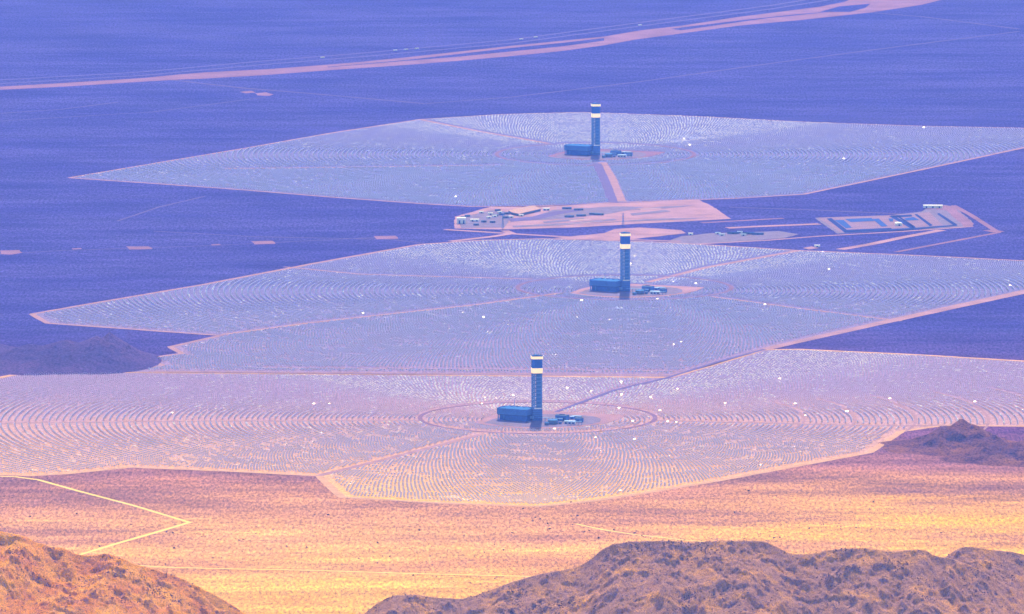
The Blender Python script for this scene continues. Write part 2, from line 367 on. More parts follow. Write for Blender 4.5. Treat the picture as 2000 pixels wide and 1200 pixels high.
for q in ([(1080,441),(1160,434),(1190,430),(1150,436)], [(1110,431),(1150,428),(1156,430),(1116,433)], [(1250,409),(1290,407),(1292,408),(1252,410.5)]):
    patch('pale_soil', q, 1.0, M_salt2, 2)
patch('dirt_mound_yard', [(1080,466),(1180,456),(1200,448),(1250,445),(1330,450),(1340,456),(1290,462),(1210,470),(1150,470)], .5, M_dirt, 3)
patch('bare_soil', [(1190,459),(1260,451),(1310,452),(1240,461)], .7, M_dirt, 3)
road('dirt_road', [(868,449),(935,453),(1010,458),(1100,463),(1200,468),(1330,472)], 22, .6, M_dirt)
road('dirt_road', [(985,451),(1000,457),(960,463),(880,472)], 24, .65, M_dirt)
road('dirt_road', [(1350,478),(1500,470),(1600,462),(1760,453),(1900,443)], 16, .6, M_dirt)
road('dirt_road', [(1420,446),(1480,443),(1600,438)], 30, .6, M_dirt)
road('dirt_road', [(1370,436),(1460,431),(1530,427)], 20, .6, M_dirt_far)
road('dirt_road', [(1640,488),(1700,478),(1760,465),(1840,450)], 28, .65, M_dirt)
road('dirt_road', [(1750,493),(1850,474),(1950,455),(1895,420),(1862,402)], 16, .65, M_dirt_far)
road('dirt_road', [(1930,450),(1952,454)], 36, .7, M_dirt_far)
patch('dirt_mound_yard', [(1568,485),(1585,482),(1600,485),(1580,488)], .5, M_dirt, 2)
patch('gravel_yard', [(1300,474),(1330,462),(1390,456),(1520,452),(1560,458),(1530,466),(1420,474),(1340,478)], .4, M_gravel, 3)
# ponds
patch('pond_apron', [(1592,426),(1620,425),(1740,421),(1800,414),(1815,405),(1845,401),(1865,405),(1902,437),(1900,443),(1800,448),(1636,457),(1610,440)], .5, M_gravel, 2)
patch('dirt_slope', [(1835,402),(1866,404),(1870,413),(1902,438),(1900,443),(1884,444),(1862,425),(1850,412),(1805,408)], .75, M_dirt_far, 2)
patch('pond_floor', [(1598,426),(1730,422),(1780,418),(1815,415),(1842,441),(1640,454),(1618,440)], .8, M_salt, 1)
for q in ([(1614,428),(1624,427),(1654,450),(1740,446),(1742,448),(1648,454)], [(1736,423),(1745,422),(1789,446),(1780,448)], [(1740,422),(1780,420),(1782,424),(1750,426)], [(1756,426),(1762,424),(1792,446),(1772,447)][:0] or [(1752,424),(1756,423),(1788,444),(1784,446)],
          [(1786,420),(1791,419),(1822,441),(1816,443)], [(1830,419),(1834,417),(1870,440),(1862,441)], [(1648,453),(1790,446),(1868,440),(1870,442),(1790,449),(1650,456)]):
    if len(q) > 3: patch('pond_liner', q, 1.1, M_liner)
for q in ([(1630,431),(1648,431),(1664,446),(1652,447)], [(1704,429),(1716,428),(1734,443),(1722,444)], [(1735,428),(1745,428),(1744,434),(1738,434)], [(1766,428),(1784,425),(1796,431),(1770,432)], [(1650,429),(1702,427),(1708,433),(1662,435)]):
    patch('pond_water', q, 1.4, M_water)
# roads in the foreground
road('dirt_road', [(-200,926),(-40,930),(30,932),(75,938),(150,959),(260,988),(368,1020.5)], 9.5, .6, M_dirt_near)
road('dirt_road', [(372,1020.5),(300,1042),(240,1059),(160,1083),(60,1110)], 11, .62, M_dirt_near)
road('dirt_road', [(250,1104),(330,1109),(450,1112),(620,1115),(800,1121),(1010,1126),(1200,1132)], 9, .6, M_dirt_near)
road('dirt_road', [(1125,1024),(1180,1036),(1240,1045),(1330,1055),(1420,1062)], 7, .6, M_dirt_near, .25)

# ------------------------------------------------------------------ hills
def grid_mesh(name, X, Y, Z, m):
    n0, n1 = X.shape; idx = np.arange(n0*n1).reshape(n0, n1)
    Q = np.stack([idx[:-1,:-1].ravel(), idx[:-1,1:].ravel(), idx[1:,1:].ravel(), idx[1:,:-1].ravel()], 1)
    o = fast_mesh(name, np.stack([X.ravel(), Y.ravel(), Z.ravel()], 1), Q, [m], smooth=True); o['kind'] = 'structure'; return o
def small_hill(name, px0, px1, lumps, m, seed, spur=9.0, rough=15):
    x0 = G(px0[0], px0[1])[0]; x1 = G(px1[0], px0[1])[0]; y0 = G(1000, px0[1])[1]; y1 = G(1000, px1[1])[1]
    X, Y = np.meshgrid(np.linspace(x0, x1, 260), np.linspace(y0, y1, 260)); Z = np.zeros_like(X)
    for (px, gy, top, wx, wy) in lumps:      # (photo x, ground row, photo row of the top, widths in metres)
        c = G(px, gy); d = ray(px, top); t = (c[1]+D0)/d[1]; h = H+d[2]*t
        r = np.sqrt(((X-c[0])/wx)**2+((Y-c[1])/wy)**2)
        Z = np.maximum(Z, h*np.clip(1-r, 0, 1)**1.15) + .12*h*np.exp(-(r*1.3)**2)*0
    n = fbm(X/95, Y/95, 5, seed, True)-.5; n2 = fbm(X/22, Y/22, 4, seed+5)-.47
    k = np.clip(Z/14, 0, 1)
    Z = Z + k*(n*spur*3.2 + n2*rough) - .8
    grid_mesh(name, X, Y, Z, m)
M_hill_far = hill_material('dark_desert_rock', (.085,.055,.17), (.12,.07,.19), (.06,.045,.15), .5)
M_hill_mid = hill_material('brown_desert_rock', (.15,.065,.07), (.27,.11,.06), (.05,.025,.06), .6)
small_hill('hill', (-160,735), (330,640), [(215,703,648,95,230),(190,706,655,150,240),(130,704,664,150,260),(60,706,673,170,260),(-40,702,664,140,260),(250,706,672,55,150),(215,711,688,80,90),(100,712,682,150,120)], M_hill_far, 3, 2.4, 6)
small_hill('hill', (1690,925), (2160,800), [(1882,867,825,85,200),(1866,868,830,90,190),(1898,869,831,90,180),(1838,872,846,90,160),(1905,872,836,85,190),(1945,880,850,90,180),(1995,888,862,100,200),(1790,872,866,100,140),(1915,897,880,90,80),(2080,885,845,140,240),(1965,903,890,80,70)], M_hill_mid, 21, 8)
def ridge(name, crest, Dc, m, seed, sf, spur, x_lo, x_hi, sb=.62, length=520, jag_=1.6):
    cx = np.array([c[0] for c in crest], float); cy = np.array([c[1] for c in crest], float)
    n0 = int((x_hi-x_lo)/1.9); px = np.linspace(x_lo, x_hi, n0); yy = np.interp(px, cx, cy)
    ker = np.hanning(17); ker /= ker.sum(); yy = np.convolve(np.pad(yy, 8, 'edge'), ker, 'valid')
    hc = np.array([H+ray(a, b)[2]*(Dc/ray(a, b)[1]) for a, b in zip(px, yy)]); xw = np.array([ray(a, b)[0]*(Dc/ray(a, b)[1]) for a, b in zip(px, yy)])
    tf = np.concatenate([np.linspace(0, length, 210), np.linspace(length+20, 1900, 40)])      # metres in front of the crest
    tb = np.linspace(900, 3, 90)                                                              # behind it
    t = np.concatenate([-tb, tf]); T, XW = np.meshgrid(t, xw, indexing='ij'); HC = np.broadcast_to(hc, T.shape)
    Yw = -D0+Dc-T
    wob = 60*(fbm(XW/210, Yw/900, 2, seed+9)-.4)*np.clip(T/120, 0, 1)
    rdg = fbm((XW+wob+T*.25)/120, T/420+seed, 4, seed, True)-.62           # spurs and gullies running down the face
    rdg2 = fbm((XW+wob-T*.3)/38, T/120+seed, 4, seed+3, True)-.6
    fine = fbm(XW/7, Yw/7, 4, seed+6)-.47
    kf = np.clip(T/90, 0, 1); ab = np.abs(T)
    Z = HC - np.where(T > 0, sf*T+.00022*T*T*0, sb*ab) - 9*(1-np.exp(-ab/22))*.6
    Z = Z + kf*(rdg*spur*3.4) + np.clip(T/25, 0, 1)*rdg2*spur*.95 + np.clip(ab/14, .25, 1)*fine*5.0 + jag_*(fbm(XW/16, Yw/400, 4, seed+8)-.47)*2*np.exp(-ab/60)
    out = np.clip((fbm(XW/26+seed, Yw/26, 4, seed+12)-.5)*9, 0, 1)*np.clip(T/12, 0, 1)      # rock outcrops stand proud of the slope
    Z = Z + out*(2.2+5*fbm(XW/5, Yw/5, 3, seed+13, True))
    Z = np.maximum(Z, -6)
    grid_mesh(name, XW, Yw, Z, m)
    r_ = np.random.default_rng(seed); vis = (T > -10) & (T < 520); ii = np.argwhere(vis); ii = ii[r_.random(len(ii)) < .35]
    clump = fbm(XW/48, Yw/40, 3, seed+15); ii = ii[r_.random(len(ii)) < np.clip((clump[ii[:,0], ii[:,1]]-.50)*2.2, .015, 1)]
    ii = ii[:5000] if len(ii) < 5000 else ii[r_.choice(len(ii), 5000, replace=False)]
    q = np.stack([XW[ii[:,0], ii[:,1]], Yw[ii[:,0], ii[:,1]], Z[ii[:,0], ii[:,1]]], 1); n = len(q); r = r_.uniform(.4, 1.4, n); a0 = r_.uniform(0, 6.28, n)
    vs = [q+np.stack([r*np.cos(a0+a)*1.2, r*np.sin(a0+a), r*.3], 1) for a in (0, 1.57, 3.14, 4.71)]+[q+np.stack([0*r, 0*r, r*1.3], 1), q-np.stack([0*r, 0*r, r*.6], 1)]
    tri = (np.arange(n)[:,None,None]*6+np.array([(0,1,4),(1,2,4),(2,3,4),(3,0,4),(1,0,5),(2,1,5),(3,2,5),(0,3,5)])[None]).reshape(-1, 3)
    tag(fast_mesh('hillside_scrub', np.stack(vs, 1).reshape(-1, 3), tri, [M_hillbush]), kind='stuff')
M_hillbush = mat('hillside_shrub_leaves', (.13,.075,.075), 1, noise=.4, scale=.3)
M_ridge = hill_material('mauve_brown_slope', (.46,.23,.13), (.74,.34,.07), (.13,.08,.10), 1.5, (.48,.68))
M_ridge_left = hill_material('orange_rock_slope', (.80,.28,.02), (.98,.42,.02), (.17,.06,.04), 1.5, (.40,.62))
main = [(660,1262),(690,1225),(705,1203),(722,1190),(737,1178),(760,1165),(775,1162),(790,1164),(808,1160),(850,1167),(900,1170),(930,1163),(960,1152),(1000,1137),(1040,1125),(1080,1117),(1130,1107),(1155,1092),(1175,1073),(1200,1062),(1230,1058),(1300,1056),(1350,1060),(1390,1057),(1440,1056),(1480,1056),(1505,1062),(1530,1075),(1550,1083),(1580,1083),(1620,1074),(1680,1070),(1720,1074),(1745,1079),(1775,1073),(1800,1073),(1830,1087),(1860,1091),(1900,1105),(1940,1128),(1980,1150),(2020,1178),(2100,1210),(2200,1240)]
ridge('mountain_ridge', main, 15000, M_ridge, 31, .27, 15, 655, 2190)
spur_ = [(1780,1140),(1820,1110),(1840,1095),(1858,1079),(1885,1067),(1905,1068),(1940,1074),(1975,1078),(2000,1084),(2060,1100),(2150,1125),(2250,1150)]
ridge('mountain_ridge', spur_, 15260, M_ridge, 47, .30, 13, 1780, 2240)
left = [(-140,1015),(-60,1028),(0,1037),(30,1043),(55,1049),(70,1062),(85,1060),(100,1069),(125,1071),(140,1080),(165,1086),(190,1084),(210,1081),(240,1090),(270,1105),(300,1112),(330,1122),(370,1137),(400,1152),(430,1167),(460,1186),(490,1206),(530,1240)]
ridge('mountain_ridge', left, 15200, M_ridge_left, 63, .24, 13, -140, 525)

# ------------------------------------------------------------------ heliostats
HW, HH, HZ = 4.7, 3.2, 3.0
def aim(P, tower, spread=.006):
    tgt = np.array([tower[0], tower[1], 124.0]); t = tgt-P; t /= np.linalg.norm(t, axis=1)[:,None]
    n = t+SUN_DIR; n /= np.linalg.norm(n, axis=1)[:,None]
    n = n+RNG.normal(0, spread, n.shape); return n/np.linalg.norm(n, axis=1)[:,None]
def frame_of(n):
    u = np.cross(np.array([0,0,1.0]), n); u /= np.linalg.norm(u, axis=1)[:,None]; return u, np.cross(n, u)
def field_points(k):
    tw = TOW[k]; poly = fields[k]; rr = 60.0; out = []
    far_ = max(np.hypot(p[0]-tw[0], p[1]-tw[1]) for p in poly)
    band0 = rr; n = int(2*math.pi*rr/7.0); odd = 0
    while rr < far_:
        if rr > band0*1.32: band0 = rr; n = int(2*math.pi*rr/7.2); odd = 0
        a = (np.arange(n)+.5*(odd % 2))*2*math.pi/n; odd += 1
        out.append(np.stack([tw[0]+rr*np.cos(a), tw[1]+rr*np.sin(a), np.full(n, rr)], 1))
        rr += 9.5+5.5*min(1, rr/1100)
    P = np.concatenate(out)
    xr = 1250*(P[:,1]+D0)/F                            # nothing beyond the sides of what could be seen
    P = P[np.abs(P[:,0]) < xr]
    P = P[inside(P, poly)]
    d = dist_line(P, poly+[poly[0]]); P = P[d > 13+9*(k > 0)]
    for dy in (0, 9, 18): P = P[~inside(P+np.array([0, dy, 0]), pads[k])]      # front rows stand clear of the yard
    sq = np.array([1, .42, 1])                         # rows stand back further where they would hide the road
    for line, wd in roads_in[k]: P = P[dist_line(P*sq, [q*sq for q in line]) > wd*.4+4.5]
    c, R_, Ry = RINGS[k]
    P = P[RNG.random(len(P)) > .03]
    P[:,:2] += RNG.normal(0, .25, (len(P), 2))
    return P
# the bright standby mirrors, traced one by one: (photo x, y, label)
GL = [(336,809,'glinting mirror alone in the left part of the nearest field'),
 (613,791,'brighter of two glinting mirrors left of the nearest tower, the left one'),
 (643,791,'fainter of two glinting mirrors left of the nearest tower, the right one'),
 (1002,774,'glinting mirror just above the condenser hall of the nearest tower'),
 (947,779,'small glinting mirror up and left of the nearest condenser hall'),
 (941,791,'faint glinting mirror left of the nearest condenser hall by the ring road'),
 (1108,760,'glinting mirror right of the nearest tower shaft at mid height'),
 (1155,766,'faint glinting mirror left of the diagonal road by the nearest tower'),
 (1213,748,'glinting mirror behind the diagonal road right of the nearest tower'),
 (1214,773,'glinting mirror under the diagonal road right of the nearest tower'),
 (1271,778,'bright glinting mirror between the diagonal road and the near ring road'),
 (1209,799,'glinting mirror inside the right half of the near ring road'),
 (1289,804,'glinting mirror just outside the right end of the near ring road'),
 (1236,825,'glinting mirror inside the near ring road at its lower right'),
 (1083,840,'bright glinting mirror just below the yard of the nearest tower'),
 (1239,860,'bright glinting mirror below the right side of the near ring road'),
 (1163,857,'faint glinting mirror below the near ring road right of the tower shadow'),
 (1304,826,'glinting mirror beside the level road right of the near ring road'),
 (1321,827,'fainter mirror next to a glinting one on the level road at right'),
 (1323,762,'small glinting mirror below the diagonal road at the upper right of the near field'),
 (1416,790,'glinting mirror in the right part of the near field, left of a brighter pair'),
 (1523,742,'glinting mirror high in the right part of the near field'),
 (1553,791,'glinting mirror left of the brightest one in the near field'),
 (1654,806,'brightest and largest glinting mirror, in the right part of the near field'),
 (1573,814,'small glinting mirror below and left of the brightest one'),
 (1738,781,'glinting mirror above and right of the brightest one'),
 (1904,787,'glinting mirror at the far right above the dark hill'),
 (1211,961,'glinting mirror by the lower edge of the near field'),
 (905,613,'brighter of two glinting mirrors left of the middle tower'),
 (944,622,'glinting mirror below and left of the middle tower, near the crossing road'),
 (709,614,'glinting mirror in the left part of the middle field'),
 (1136,589,'glinting mirror just below the middle condenser hall'),
 (1190,627,'faint glinting mirror left of the shadow of the middle tower'),
 (1127,622,'small glinting mirror below the left side of the middle ring road'),
 (1359,556,'glinting mirror inside the right half of the middle ring road'),
 (1284,586,'faint glinting mirror on the lower side of the middle ring road'),
 (1494,597,'glinting mirror right of the middle ring road'),
 (1619,528,'glinting mirror in the upper right of the middle field'),
 (1973,560,'glinting mirror in the right corner of the middle field'),
 (1316,675,'faint glinting mirror low in the right part of the middle field'),
 (1330,670,'small glinting mirror beside a fainter one low in the middle field'),
 (1231,517,'glinting mirror touching the right side of the middle tower shaft'),
 (1240,502,'faint glinting mirror right of the head of the middle tower'),
 (1336,273,'glinting mirror up and right of the farthest ring road'),
 (1347,285,'glinting mirror at the right end of the farthest ring road'),
 (1648,312,'bright glinting mirror in the right part of the farthest field'),
 (1804,251,'glinting mirror by the upper right edge of the farthest field'),
 (890,386,'glinting mirror at the lower edge of the farthest field above the yard')]
GP = np.array([G(x, y) for x, y, _ in GL])
allP = []; allN = []
for k in range(3):
    P = field_points(k); keep = np.ones(len(P), bool)
    for g in GP: keep &= np.hypot(P[:,0]-g[0], P[:,1]-g[1]) > 6
    P = P[keep]; C3 = np.stack([P[:,0], P[:,1], np.full(len(P), HZ)], 1)
    # mirrors are switched in blocks: each block of a ring sits a little off its neighbours
    ang = np.arctan2(P[:,1]-TOW[k][1], P[:,0]-TOW[k][0]); blk = vnoise(ang*P[:,2]/26, P[:,2]/14, 5+k)-.5
    N_ = aim(C3, TOW[k], .006)
    up = np.array([0, 0, 1.0]); rnd = RNG.random(len(P))
    stow = (blk+.5+.25*(rnd-.5)) > .70                     # blocks laid flat, out of focus
    flat = up+RNG.normal(0, .035, N_.shape)*np.array([1, 1, 0]); N_ = np.where(stow[:,None], flat, N_); N_ /= np.linalg.norm(N_, axis=1)[:,None]
    cd = np.array([0, -D0, H])-C3; cd /= np.linalg.norm(cd, axis=1)[:,None]
    rf = 2*np.sum(N_*cd, 1)[:,None]*N_-cd; hot = (rf@SUN_DIR) > math.cos(math.radians(35)); N_[hot] = (up+RNG.normal(0, .02, N_.shape)*np.array([1, 1, 0]))[hot]
    allP.append(C3); allN.append(N_)
order_front = np.argsort(allP[2][:,1]); order_front = order_front[np.abs(allP[2][order_front,0]) < 1010*(allP[2][order_front,1]+D0)/F]
near_ids = order_front[:250]
mask = np.ones(len(allP[2]), bool); mask[near_ids] = False
nearP, nearN = allP[2][near_ids], allN[2][near_ids]
allP[2], allN[2] = allP[2][mask], allN[2][mask]
P = np.concatenate(allP); N_ = np.concatenate(allN); n = len(P); print('heliostats', n)
u, v = frame_of(N_)
def panel_verts(P, N_, u, v):
    vs = []
    for dn in (.0, -.22):
        for a, b in ((-1,-1),(1,-1),(1,1),(-1,1)): vs.append(P+u*a*HW/2+v*b*HH/2+N_*dn)
    for zt in (0, 1):
        for a in (0, 2*math.pi/3, 4*math.pi/3):
            q = P-N_*.25; q = q.copy(); q[:,0] += .25*math.cos(a); q[:,1] += .25*math.sin(a)
            if zt == 0: q[:,2] = 0.0
            vs.append(q)
    return np.stack(vs, 1)
VV = panel_verts(P, N_, u, v).reshape(-1, 3)
fq = np.array([(0,1,2,3),(7,6,5,4),(0,4,5,1),(1,5,6,2),(2,6,7,3),(3,7,4,0),(8,9,12,11),(9,10,13,12),(10,8,11,13)])
QQ = (np.arange(n)[:,None,None]*14+fq[None]).reshape(-1, 4)
MI = np.tile(np.array([0,1,1,1,1,1,1,1,1]), n)
tag(fast_mesh('heliostats', VV, QQ, [M_mirror, M_frame], MI), kind='stuff')
# one heliostat with its parts-size mesh: two panes, torque tube, pylon
def heliostat_mesh():
    V = []; Fc = []; mi = []
    def bx(x0, x1, y0, y1, z0, z1, front):
        b = len(V); V.extend([(x0,y0,z0),(x1,y0,z0),(x1,y1,z0),(x0,y1,z0),(x0,y0,z1),(x1,y0,z1),(x1,y1,z1),(x0,y1,z1)])
        for i, f in enumerate(((0,3,2,1),(4,5,6,7),(0,1,5,4),(1,2,6,5),(2,3,7,6),(3,0,4,7))): Fc.append(tuple(b+j for j in f)); mi.append(0 if (front and i == 1) else 1)
    bx(-HW/2, -.12, -HH/2, HH/2, -.12, 0, True); bx(.12, HW/2, -HH/2, HH/2, -.12, 0, True); bx(-HW/2+.3, HW/2-.3, -.12, .12, -.36, -.12, False)
    return V, Fc, mi
HV, HF, HM = heliostat_mesh()
def build_heliostat(Pc, n_, size=1.0, glass=None):
    o_ = np.array(n_).reshape(1, 3); u1, v1 = frame_of(o_); u1, v1 = u1[0], v1[0]; n1 = o_[0]
    V = [tuple(u1*x*size+v1*y*size+n1*z) for x, y, z in HV]; Fc = list(HF); mi = list(HM); b = len(V); base = n1*-.3
    for zt in (-Pc[2], None):
        for a in range(6):
            c_ = np.array([.2*math.cos(a*math.pi/3), .2*math.sin(a*math.pi/3), 0])+base
            if zt is not None: c_[2] = zt
            V.append(tuple(c_))
    Fc += [(b+a, b+(a+1) % 6, b+6+(a+1) % 6, b+6+a) for a in range(6)]; mi += [1]*6
    V = [(x, y, z+Pc[2]) for x, y, z in V]
    o = raw('heliostat', V, Fc, [glass or M_mirror, M_frame], mi=mi); o.location = (Pc[0], Pc[1], 0); return o
CAMP = np.array([0, -D0, H])
for (x, y, lab), g in zip(GL, GP):
    Pc = np.array([g[0], g[1], HZ]); c_ = CAMP-Pc; c_ /= np.linalg.norm(c_)
    nn = SUN_DIR+c_; nn /= np.linalg.norm(nn)
    o = build_heliostat(Pc, nn, (.66 if 'faint' in lab or 'small' in lab else 1.25 if 'brightest and' in lab else .95), M_rough_mirror); tag(o, lab, 'heliostat', 'heliostats of the mirror fields')
for i, (p, n_) in enumerate(zip(nearP, nearN)):
    o = build_heliostat(p, n_)
    lab = 'small sun tracking mirror in the last rows by the lower edge of the nearest field'
    tag(o, lab, 'heliostat', 'heliostats of the mirror fields')

# ------------------------------------------------------------------ power blocks
# solar tower: base at origin, 140 m tall
def make_tower():
    root = empty('solar_tower', (0,0,0)); s = 9.6; zt = 103
    for sx in (-1, 1):
        for sy in (-1, 1):
            m = MB(); m.bar((sx*s, sy*s, 0), (sx*s, sy*s, zt), .95); m.build('column', M_steel, root)
    nlev = 12; m = MB()
    for i in range(1, nlev+1):
        z = zt*i/nlev
        for a, b in (((-s,-s),(s,-s)),((s,-s),(s,s)),((s,s),(-s,s)),((-s,s),(-s,-s))): m.bar((*a, z-.6), (*b, z-.6), .55)
    m.build('cross_beam', M_steel_l, root)
    m = MB()
    for i in range(nlev):
        z0 = zt*i/nlev; z1 = zt*(i+1)/nlev
        for a, b in (((-s,-s),(s,-s)),((s,-s),(s,s)),((s,s),(-s,s)),((-s,s),(-s,-s))):
            mid = ((a[0]+b[0])/2, (a[1]+b[1])/2)
            m.bar((*a, z0), (*mid, z1-.8), .38); m.bar((*b, z0), (*mid, z1-.8), .38)
    m.build('bracing', M_steel, root)
    m = MB()
    for i in range(1, nlev+1):
        z = zt*i/nlev; m.box(-s+1, -1.4, -s+1, s-1, z-.35, z)
    m.build('floor_deck', M_steel_d, root)
    m = MB(); m.box(-1.2, 8.2, -8.2, 4.5, 0, zt-.5); m.build('lift_shaft', M_steel, root)
    m = MB(); m.cyl(-5, 2, 0, zt, 1.5, 12); m.cyl(-5, -3.5, 0, zt, 1.1, 12); m.build('riser_pipe', M_steel_l, root)
    m = MB(); m.box(-10.8, 10.8, -10.8, 10.8, 0, 25); m.build('base_building', M_clad, root)
    m = MB()
    for i in range(1, 6): m.box(-11.1, 11.1, -11.1, 11.1, i*4.4, i*4.4+.5)
    m.build('louvre_band', M_steel_d, root)
    m = MB(); m.box(-7, 9, -11.6, -10.85, 25.2, 27.6); m.build('parapet', M_white, root)
    def ring(z0, z1, r, ch=2.2):
        mm = MB(); pts = [(-r+ch,-r),(r-ch,-r),(r,-r+ch),(r,r-ch),(r-ch,r),(-r+ch,r),(-r,r-ch),(-r,-r+ch)]
        mm.V = [(x,y,z0) for x, y in pts]+[(x,y,z1) for x, y in pts]; mm.F = [(k,(k+1) % 8,8+(k+1) % 8,8+k) for k in range(8)]+[tuple(range(8,16)), tuple(range(7,-1,-1))]; return mm
    ring(101, 102.6, 11.2).build('support_deck', M_steel_d, root)
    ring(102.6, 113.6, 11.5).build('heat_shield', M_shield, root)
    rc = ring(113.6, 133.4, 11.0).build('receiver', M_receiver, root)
    m = MB()
    for sx, sy in ((0,-1),(0,1),(1,0),(-1,0)):
        for k in range(-4, 5):
            if sx == 0: m.box(k*2-.12, k*2+.12, sy*11.0-.12, sy*11.0+.12, 114, 133)
            else: m.box(sx*11.0-.12, sx*11.0+.12, k*2-.12, k*2+.12, 114, 133)
    m.build('tube_seam', M_steel_d, rc)
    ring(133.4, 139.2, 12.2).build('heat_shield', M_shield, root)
    rd = ring(139.2, 140.3, 11.6).build('roof_deck', M_steel_d, root)
    m = MB(); m.box(-6, 1, -4, 4, 140.3, 142.3); m.bar((4,3,140.3), (4,3,146), .25); m.build('roof_plant', M_steel, rd)
    return root
def make_condenser():
    """air cooled condenser hall on stilts: 76 m long, 50 m deep, walls from 12 to 25 m"""
    root = empty('condenser_hall', (0,0,0)); L_, W_ = 38, 25
    ch = 9
    pts = [(-L_+ch,-W_),(L_,-W_),(L_,W_),(-L_+ch,W_),(-L_,W_-ch),(-L_,-W_+ch)]
    def prism(pts, z0, z1):
        m = MB(); n = len(pts); m.V = [(x,y,z0) for x, y in pts]+[(x,y,z1) for x, y in pts]
        m.F = [(k,(k+1) % n,n+(k+1) % n,n+k) for k in range(n)]+[tuple(range(n,2*n)), tuple(range(n-1,-1,-1))]; return m
    ww = MB(); n_p = len(pts); ww.V = [(x*k_, y*k_, z) for k_, z in ((1, 12.5), (1, 25.5), (.985, 25.5), (.985, 23)) for x, y in pts]
    ww.F = [(q*n_p+k, q*n_p+(k+1) % n_p, (q+1)*n_p+(k+1) % n_p, (q+1)*n_p+k) for q in range(3) for k in range(n_p)]+[tuple(range(3*n_p, 4*n_p))]
    ww.build('wind_wall', M_clad, root)
    prism([(x*1.004, y*1.006) for x, y in pts], 11.4, 12.5).build('fan_deck', M_steel_d, root)
    m = MB()
    for k in range(len(pts)):
        a = np.array(pts[k]); b = np.array(pts[(k+1) % len(pts)]); n_ = int(np.linalg.norm(b-a)/3.0)
        for j in range(n_):
            p = (a+(b-a)*j/n_)*1.004; m.box(p[0]-.15, p[0]+.15, p[1]-.15, p[1]+.15, 12.6, 25.2)
    m.build('wall_rib', M_steel, root)
    for i in range(5):
        m = MB(); x = -L_+9+i*15
        m.gable(x-6.5, x+6.5, -W_+3, W_-3, 23, 25.9, 'y'); m.build('tube_bundle', M_steel, root)
    m = MB(); m.box(-14, L_-1, -W_+2, W_-2, 0, 11.4); m.box(-30, -14, -W_+5, W_-5, 0, 11); m.build('equipment_storey', M_clad2, root)
    for i in range(6):
        for j in (-1, 0, 1):
            x = -L_+6+i*13.4; m = MB(); m.bar((x, j*(W_-3), 0), (x, j*(W_-3), 11.4), .9); m.build('stilt', M_steel, root)
    m = MB(); m.bar((L_-8, -4, 7), (L_+6, -4, 7), 2.6); m.bar((-L_+10, -4, 8), (L_-8, -4, 8), 2.0); m.build('steam_duct', M_steel_l, root)
    m = MB(); m.bar((-L_+22, W_-2, 23.5), (-L_+22, W_-2, 40), .35); m.build('mast', M_steel, root)
    return root
def make_tank(r, h):
    root = empty('water_tank', (0,0,0)); m = MB(); m.cyl(0, 0, 0, h, r, 32); t_ = m.build('shell', M_blue_roof, root)
    m = MB(); m.cyl(0, 0, h, h+r*.14, r*1.02, 32, .5); m.build('roof', M_steel, root)
    m = MB(); m.bar((0,-r-.3,0), (0,-r-.3,h+1), .3); m.build('ladder', M_steel_l, root)
    return root
def make_shed(name, lx, ly, h, wall, roofm, doors=2, flat=False):
    root = empty(name, (0,0,0)); m = MB(); m.box(-lx/2, lx/2, -ly/2, ly/2, 0, h); m.build('wall', wall, root)
    m = MB()
    if flat: m.box(-lx/2-.3, lx/2+.3, -ly/2-.3, ly/2+.3, h, h+.5)
    else: m.gable(-lx/2-.5, lx/2+.5, -ly/2-.5, ly/2+.5, h, h+min(lx, ly)*.12, 'x' if lx > ly else 'y')
    m.build('roof', roofm, root)
    for i in range(doors):
        x = -lx/2+lx*(i+.5)/doors; m = MB(); m.box(x-min(2, lx*.15), x+min(2, lx*.15), -ly/2-.12, -ly/2+.02, 0, h*.6); m.build('door', M_steel_d, root)
    return root
def make_rack(L_):
    root = empty('pipe_rack', (0,0,0))
    for i in range(int(L_/8)+1):
        x = -L_/2+i*8; m = MB(); m.bar((x,-2,0), (x,-2,6.5), .25); m.bar((x,2,0), (x,2,6.5), .25); m.bar((x,-2,6.5), (x,2,6.5), .25); m.build('trestle', M_steel, root)
    for y in (-1.4, 0, 1.4):
        m = MB(); m.bar((-L_/2, y, 7.2), (L_/2, y, 7.2), .45); m.build('pipe', M_steel_l, root)
    return root
def make_turbine():
    root = make_shed('turbine_hall', 26, 16, 11, M_clad, M_blue_roof, 2)
    m = MB(); m.box(-6, 6, -2, 2, 12, 13.4); m.build('roof_vent', M_steel_d, root); return root
def make_transformer():
    root = empty('transformer', (0,0,0)); m = MB(); m.box(-3.5, 3.5, -2, 2, .6, 4.4); m.build('tank', M_steel, root)
    m = MB()
    for k in range(6): m.box(-3+k*1.2, -2.5+k*1.2, -3.2, -2.0, 1, 4)
    m.build('radiator', M_steel_d, root)
    for k in (-2, 0, 2):
        m = MB(); m.cyl(k, 0, 4.4, 6.6, .3, 8); m.build('bushing', M_white, root)
    return root
WHICH = ['farthest', 'middle', 'nearest']
